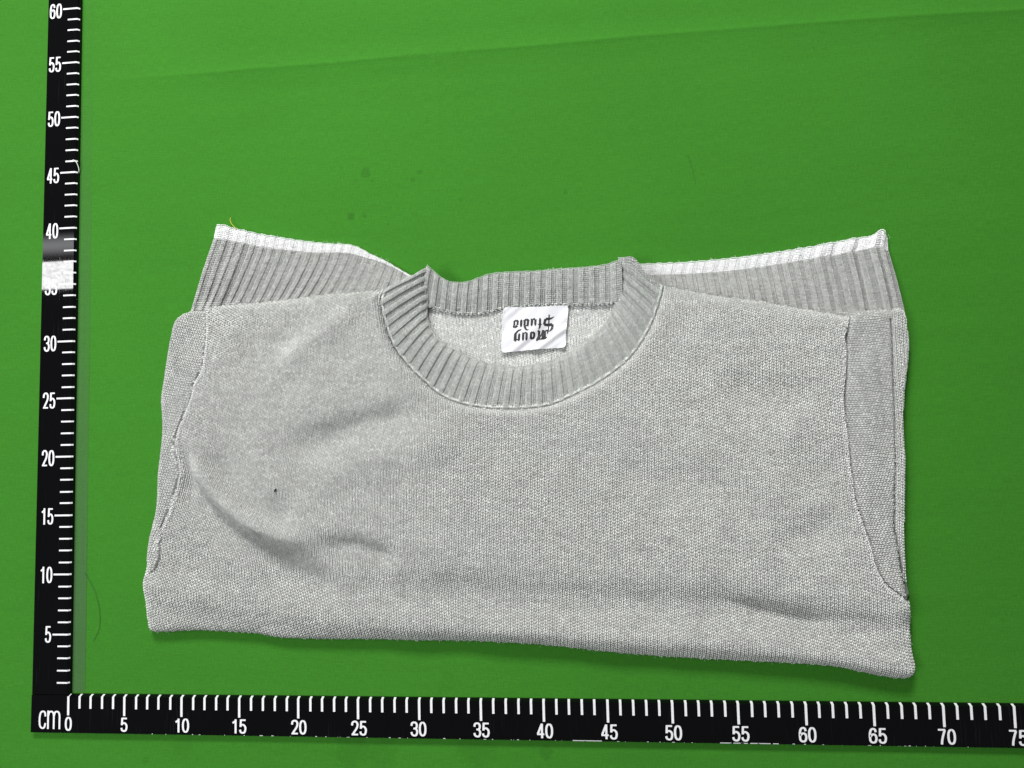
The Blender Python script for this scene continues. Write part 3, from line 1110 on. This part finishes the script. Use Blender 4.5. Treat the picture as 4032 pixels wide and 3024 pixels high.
backband = Band(BACK_TOP, BACK_LOW, back_z, .86)
g = Geo()
backband.build(g, seed=71, purlcol=.82, fringe=0.0, depth=.13)
# linking chain under the band, with white loops
m2 = int(backband.len / .34)
S2 = (np.arange(m2) + .5) / m2
base = backband.at(S2, np.full(m2, .985), .02, flat=np.zeros(m2))
for dx0, dy0, dx1, dy1 in ((-.15, -.08, .02, .10), (.02, .10, .17, -.06)):
    jit = rng.normal(0, .02, (m2, 3))
    g.legs(base + (dx0, dy0, .02) + jit, base + (dx1, dy1, .07) + jit, .09, .06, np.where(rng.random(m2) < .45, 1.9, 1.25))
g.legs(base + (-.2, -.1, 0), base + (.2, -.1, 0), .13, .09, 1.0)
part('back_neckband', g, M_RIB)

# front neckband
NO, NI = smooth_curve(tr(NECK_OUT, 1.85), .2), smooth_curve(tr(NECK_IN, 1.9), .2)


def neck_z(S, T):                # T = 0 inner edge, 1 outer edge
    z = 1.74 + .22 * np.sin(math.pi * np.clip(.12 + .80 * T, 0, 1))
    z = z - .30 * (1 - ss(T / .14))
    z = z + .55 * np.exp(-(S / .07) ** 2) * (1 - .6 * T) + .55 * np.exp(-((1 - S) / .05) ** 2) * (1 - .5 * T)
    return z


def neck_bump(S, T):
    e = np.exp(-((1 - S) / .018) ** 2) * np.exp(-((T - .30) / .20) ** 2) * .62
    e0 = np.exp(-(S / .02) ** 2) * np.exp(-((T - .30) / .3) ** 2) * (-.18)
    return np.c_[e * .15, e + e0]


neck = Band(NI, NO, neck_z, .84, None, neck_bump, lambda S: 1 + .3 * np.exp(-((S - .10) / .07) ** 2) + .35 * np.sin(S * 40) * np.sin(S * 17))
g = Geo()
neck.build(g, seed=81, purlcol=.86, fringe=0.0, depth=.11)
# linked seam row along the outer edge
m2 = int(length(NO) / .19)
S2 = (np.arange(m2) + .5) / m2
oc = curve_at(NO, S2)
tg = np.gradient(oc, axis=0)
tg /= np.linalg.norm(tg, axis=1)[:, None]
nm = np.c_[tg[:, 1], -tg[:, 0]]              # outwards
zz = neck_z(S2, np.full(m2, 1.0)) + .06
P3 = lambda a, b_, l: np.c_[oc + nm * a + tg * b_, zz + l]
sgn = 1
for a0, b0, a1, b1 in ((-.34, -.09, .04, .0), (-.34, .09, .04, .0), (.0, -.03, .24, -.07), (.0, .06, .24, .02)):
    g.legs(P3(a0, b0, .05) + rng.normal(0, .015, (m2, 3)), P3(a1, b1, -.02), .115, .07, 1.15 + rng.normal(0, .12, m2))
part('neckband', g, M_RIB)


# -- seams: little light stitches along the armholes
def seam(curve, z, off, parent=SW):
    c = smooth_curve(tr(curve, z), .17)
    t = np.gradient(c, axis=0)
    t /= np.linalg.norm(t, axis=1)[:, None]
    nm = np.c_[-t[:, 1], t[:, 0]]
    n = len(c)
    g = Geo()
    for a, b_ in ((off * .4, 1.1), (off * 1.5, 1.25), (off * 2.6, 1.05)):
        j = rng.normal(0, .03, (n, 1))
        p = c + nm * (a + j)
        hz = np.maximum.reduce([front.h(p[:, 0], p[:, 1]), np.full(n, z)]) + .045
        q0 = np.c_[p - t * .10 + nm * .05, hz]
        q1 = np.c_[p + t * .10 - nm * .05, hz + .02]
        ok = rng.random(n) < .9
        g.legs(q0[ok], q1[ok], .115, .085, (b_ + rng.normal(0, .12, n))[ok])
    return part('seam', g, M_SEAM)


M_SEAM = yarn_mat('seam_yarn', (0.66, 0.66, 0.66))
seam(LEFT_SEAM[:-1], 1.38, .13)
seam(RIGHT_SEAM[1:], 1.38, .13)
# chain beside the right side edge
c = smooth_curve(tr([(3538, 1330), (3546, 1380), (3546, 1480), (3535, 1600), (3530, 1750), (3528, 1900), (3530, 2060), (3538, 2140)], 1.0), .2)
g = Geo()
n = len(c)
t = np.gradient(c, axis=0)
t /= np.linalg.norm(t, axis=1)[:, None]
hz = sf.h(c[:, 0], c[:, 1]) + .05
j = rng.normal(0, .02, (n, 2))
ok = rng.random(n) < .75
g.legs(np.c_[c + j - t * .10 + (.03, 0), hz][ok], np.c_[c + j + t * .10 - (.03, 0), hz][ok], .08, .05, 1.0)
part('seam', g, M_SEAM)

# -- neck label ------------------------------------------------------------------
LZ = 1.30
corner = tr([(1980, 1210), (2236, 1201), (2230, 1368), (1975, 1390)], LZ)      # TL TR BR BL


def lab(u, v):
    """u 0..1 left to right, v 0..1 top to bottom"""
    a = corner[0] * (1 - u)[:, None] + corner[1] * u[:, None]
    b_ = corner[3] * (1 - u)[:, None] + corner[2] * u[:, None]
    p = a * (1 - v)[:, None] + b_ * v[:, None]
    p = p + np.c_[.05 * np.sin(v * 5 + 1) * (np.abs(u - .5) > .3), -.05 * np.sin(u * math.pi) * (v - .5) * -2]
    d = u * 5.2 + v * 3.3 + .55 * np.sin(v * 5 + u * 3)
    z = LZ + .055 * np.sin(d * 2.2) + .026 * np.sin(d * 4.7 + v * 3) + .03 * np.sin(u * 9 - v * 4)
    z = z + .03 * np.sin(v * 19 + 3 * u) * (np.exp(-(u / .10) ** 2) + np.exp(-((1 - u) / .12) ** 2))
    z = z + .07 * np.sin(math.pi * u) * np.sin(math.pi * v)
    return np.c_[p, z]


nu, nv = 72, 52
U, Vv = np.meshgrid(np.linspace(0, 1, nu + 1), np.linspace(0, 1, nv + 1))
U2 = U.copy()
rr = .05                                           # slightly rounded corners
V3 = lab(U.ravel(), Vv.ravel())
cu_, cv_ = np.abs(U.ravel() - .5) * 2, np.abs(Vv.ravel() - .5) * 2
ctr = V3.mean(0)
pull = np.clip((cu_ - .9) / .1, 0, 1) * np.clip((cv_ - .86) / .14, 0, 1)
V3 = V3 + (ctr - V3) * (pull * .035)[:, None] * (1, 1, 0)
g = Geo()
F = [[j * (nu + 1) + i, (j + 1) * (nu + 1) + i, (j + 1) * (nu + 1) + i + 1, j * (nu + 1) + i + 1] for j in range(nv) for i in range(nu)]
g.add(V3, np.array(F))
ring = np.r_[np.arange(nu + 1), np.arange(1, nv + 1) * (nu + 1) + nu, (nv * (nu + 1) + np.arange(nu))[::-1], (np.arange(1, nv) * (nu + 1))[::-1]]
rv = V3[ring]
m = len(ring)
g.add(np.vstack([rv, rv - (0, 0, .03)]), np.array([[i, m + i, m + (i + 1) % m, (i + 1) % m] for i in range(m)]))
label_o = part('neck_label', g, M_SATIN, SW, 'white satin neck label with black blackletter words printed upside down')

# lettering, drawn as pen strokes in the label's own frame (x 360..1670, y 240..1190)
STROKES = [
    # word nearest the neckband, read from the right when turned round: $ t u d i o
    [(595, 555, 26), (660, 530, 44), (703, 568, 40)], [(620, 560, 40), (622, 640, 42)], [(692, 560, 38), (686, 630, 40)], [(595, 645, 26), (638, 676, 46), (688, 640, 40)],
    [(760, 520, 16), (760, 550, 46), (758, 640, 44), (758, 676, 14)],
    [(800, 556, 22), (868, 525, 46), (918, 560, 30)], [(830, 560, 42), (826, 650, 40), (850, 715, 34), (880, 745, 26), (912, 735, 12)], [(895, 560, 42), (890, 640, 44), (900, 672, 12)], [(835, 660, 20), (890, 645, 26)],
    [(945, 540, 16), (972, 520, 36), (972, 550, 46), (968, 640, 42), (968, 672, 12)], [(970, 540, 22), (1030, 515, 40)], [(1040, 530, 44), (1040, 630, 42), (1044, 668, 14)],
    [(1125, 505, 14), (1130, 545, 42), (1132, 690, 38), (1108, 745, 10)], [(1090, 642, 18), (1170, 640, 18)],
    [(1305, 445, 24), (1303, 620, 24), (1300, 790, 18)], [(1405, 490, 8), (1340, 530, 40), (1240, 535, 52), (1222, 590, 46), (1215, 650, 46), (1290, 660, 56), (1370, 650, 52), (1378, 720, 46), (1350, 770, 40), (1310, 800, 10)],
    # lower word: M o n g
    [(640, 800, 18), (655, 800, 40), (655, 930, 44), (660, 960, 12)], [(655, 800, 40), (700, 745, 34), (765, 725, 20)], [(725, 800, 14), (728, 820, 42), (722, 925, 44), (722, 958, 12)], [(655, 925, 26), (722, 920, 26)],
    [(795, 785, 14), (806, 820, 44), (806, 925, 44), (806, 956, 12)], [(806, 810, 22), (868, 790, 30)], [(876, 790, 14), (876, 820, 44), (874, 925, 44), (876, 955, 12)],
    [(945, 820, 30), (990, 795, 44), (1035, 830, 34)], [(962, 820, 38), (960, 905, 40)], [(1026, 825, 38), (1022, 895, 40)], [(945, 905, 26), (985, 930, 44), (1030, 895, 34)],
    [(1085, 780, 14), (1120, 775, 44), (1118, 880, 44), (1085, 960, 50), (1065, 980, 10)], [(1125, 940, 20), (1165, 850, 24), (1195, 765, 26)], [(1198, 760, 46), (1196, 860, 46), (1190, 940, 44), (1220, 945, 20)],
    [(1215, 850, 20), (1262, 760, 30), (1290, 790, 36), (1280, 850, 12)], [(1240, 780, 30), (1235, 880, 38), (1232, 945, 36), (1275, 925, 14)], [(1085, 965, 18), (1140, 945, 26), (1230, 948, 26), (1280, 910, 10)],
]
g = Geo()


def pen(u0, v0):
    u = (np.asarray(u0, float) - 385) / 1280
    v = (np.asarray(v0, float) - 265) / 890
    return lab(np.clip(u, 0, 1), np.clip(v, 0, 1)) + (0, 0, .008)


for st in STROKES:
    st = np.array(st, float)
    for k in range(len(st) - 1):
        a, b_ = st[k], st[k + 1]
        d = (b_[:2] - a[:2]) / max(np.linalg.norm(b_[:2] - a[:2]), 1e-6)
        nrm = np.array([-d[1], d[0]])
        q = 5
        rows = []
        for t in np.linspace(0, 1, q):
            c_ = a[:2] * (1 - t) + b_[:2] * t
            w = (a[2] * (1 - t) + b_[2] * t) * .52 + 1
            rows += [c_ - nrm * w, c_ + nrm * w]
        rows = np.array(rows)
        g.add(pen(rows[:, 0], rows[:, 1]) + (0, 0, .0015 * (k % 3)), np.array([[2 * i, 2 * i + 1, 2 * i + 3, 2 * i + 2] for i in range(q - 1)]))
part('lettering', g, M_INK, label_o)
for side in (0.012, .988):
    g = Geo()
    vv = np.linspace(.04, .96, 18)
    p = lab(np.full(18, side), vv)
    g.legs(p + (-.06, .02, .02) + rng.normal(0, .015, p.shape), p + (.06, -.02, .03), .05, .03, 1.0)
    part('label_stitching', g, M_WHITE, label_o)


# ------------------------------------------------------------------ loose bits
def strand(name, pts, r, m, label, cat):
    """a thin round thread through points (x, y, z)"""
    p = smooth_curve(np.array(pts), .12)
    n = len(p)
    t = np.gradient(p, axis=0)
    t /= np.linalg.norm(t, axis=1)[:, None]
    a = np.cross(t, (0, 0, 1.0))
    a /= np.maximum(np.linalg.norm(a, axis=1)[:, None], 1e-6)
    b_ = np.cross(t, a)
    k = 6
    V = np.concatenate([(p + r * (a * math.cos(q) + b_ * math.sin(q)))[:, None] for q in np.linspace(0, 2 * math.pi, k, endpoint=False)], 1).reshape(-1, 3)
    F = [[i * k + j, i * k + (j + 1) % k, (i + 1) * k + (j + 1) % k, (i + 1) * k + j] for i in range(n - 1) for j in range(k)]
    g = Geo()
    g.add(V, np.array(F))
    g.add(V[:k], np.array([list(range(k))]))
    g.add(V[-k:], np.array([list(range(k))[::-1]]))
    return tag(link(name, g.mesh(name), m), label, cat)


def lift(pts, z):
    return [(*at(x, y, q), q) for (x, y), q in zip(pts, z if hasattr(z, '__len__') else [z] * len(pts))]


strand('loose_thread', lift([(287, 630), (297, 634), (306, 650), (311, 668), (308, 688), (299, 702)], [.5, .5, .35, .2, .12, .1]), .035, M_THREAD_W,
       'curled white thread on the inner edge of the upright ruler near 45', 'thread')
strand('loose_thread', lift([(908, 857), (906, 866), (911, 880), (922, 893), (930, 903)], [.25, .3, .4, .5, .6]), .03, M_THREAD_Y,
       'tiny yellow thread sticking up from the left corner of the white hem', 'thread')
strand('hair', lift([(332, 2254), (365, 2310), (385, 2370), (393, 2430), (388, 2480), (367, 2524)], .06), .014, M_HAIR,
       'long curved dark hair on the green cloth beside the upright ruler', 'hair')
strand('hair', lift([(2707, 611), (2718, 640), (2730, 680), (2738, 719)], .05), .006, M_HAIR,
       'short straight dark hair on the open green cloth above the neckline', 'hair')
x0, y0 = at(1085, 1930, 2.2)
zz0 = float(front.h(np.array([x0]), np.array([y0]))[0]) + .1
strand('lint_speck', [(x0 - .04, y0 - .12, zz0), (x0 + .01, y0, zz0 + .03), (x0 + .05, y0 + .11, zz0)], .06, M_LINT,
       'tiny black lint speck on the left half of the sweater front', 'lint')
x0, y0 = at(304, 1179, 0)
strand('lint_speck', [(x0 - .05, y0 + .05, .08), (x0, y0, .1), (x0 + .06, y0 - .04, .08)], .05, M_THREAD_W,
       'tiny white lint speck on the tape beside the upright ruler', 'lint')
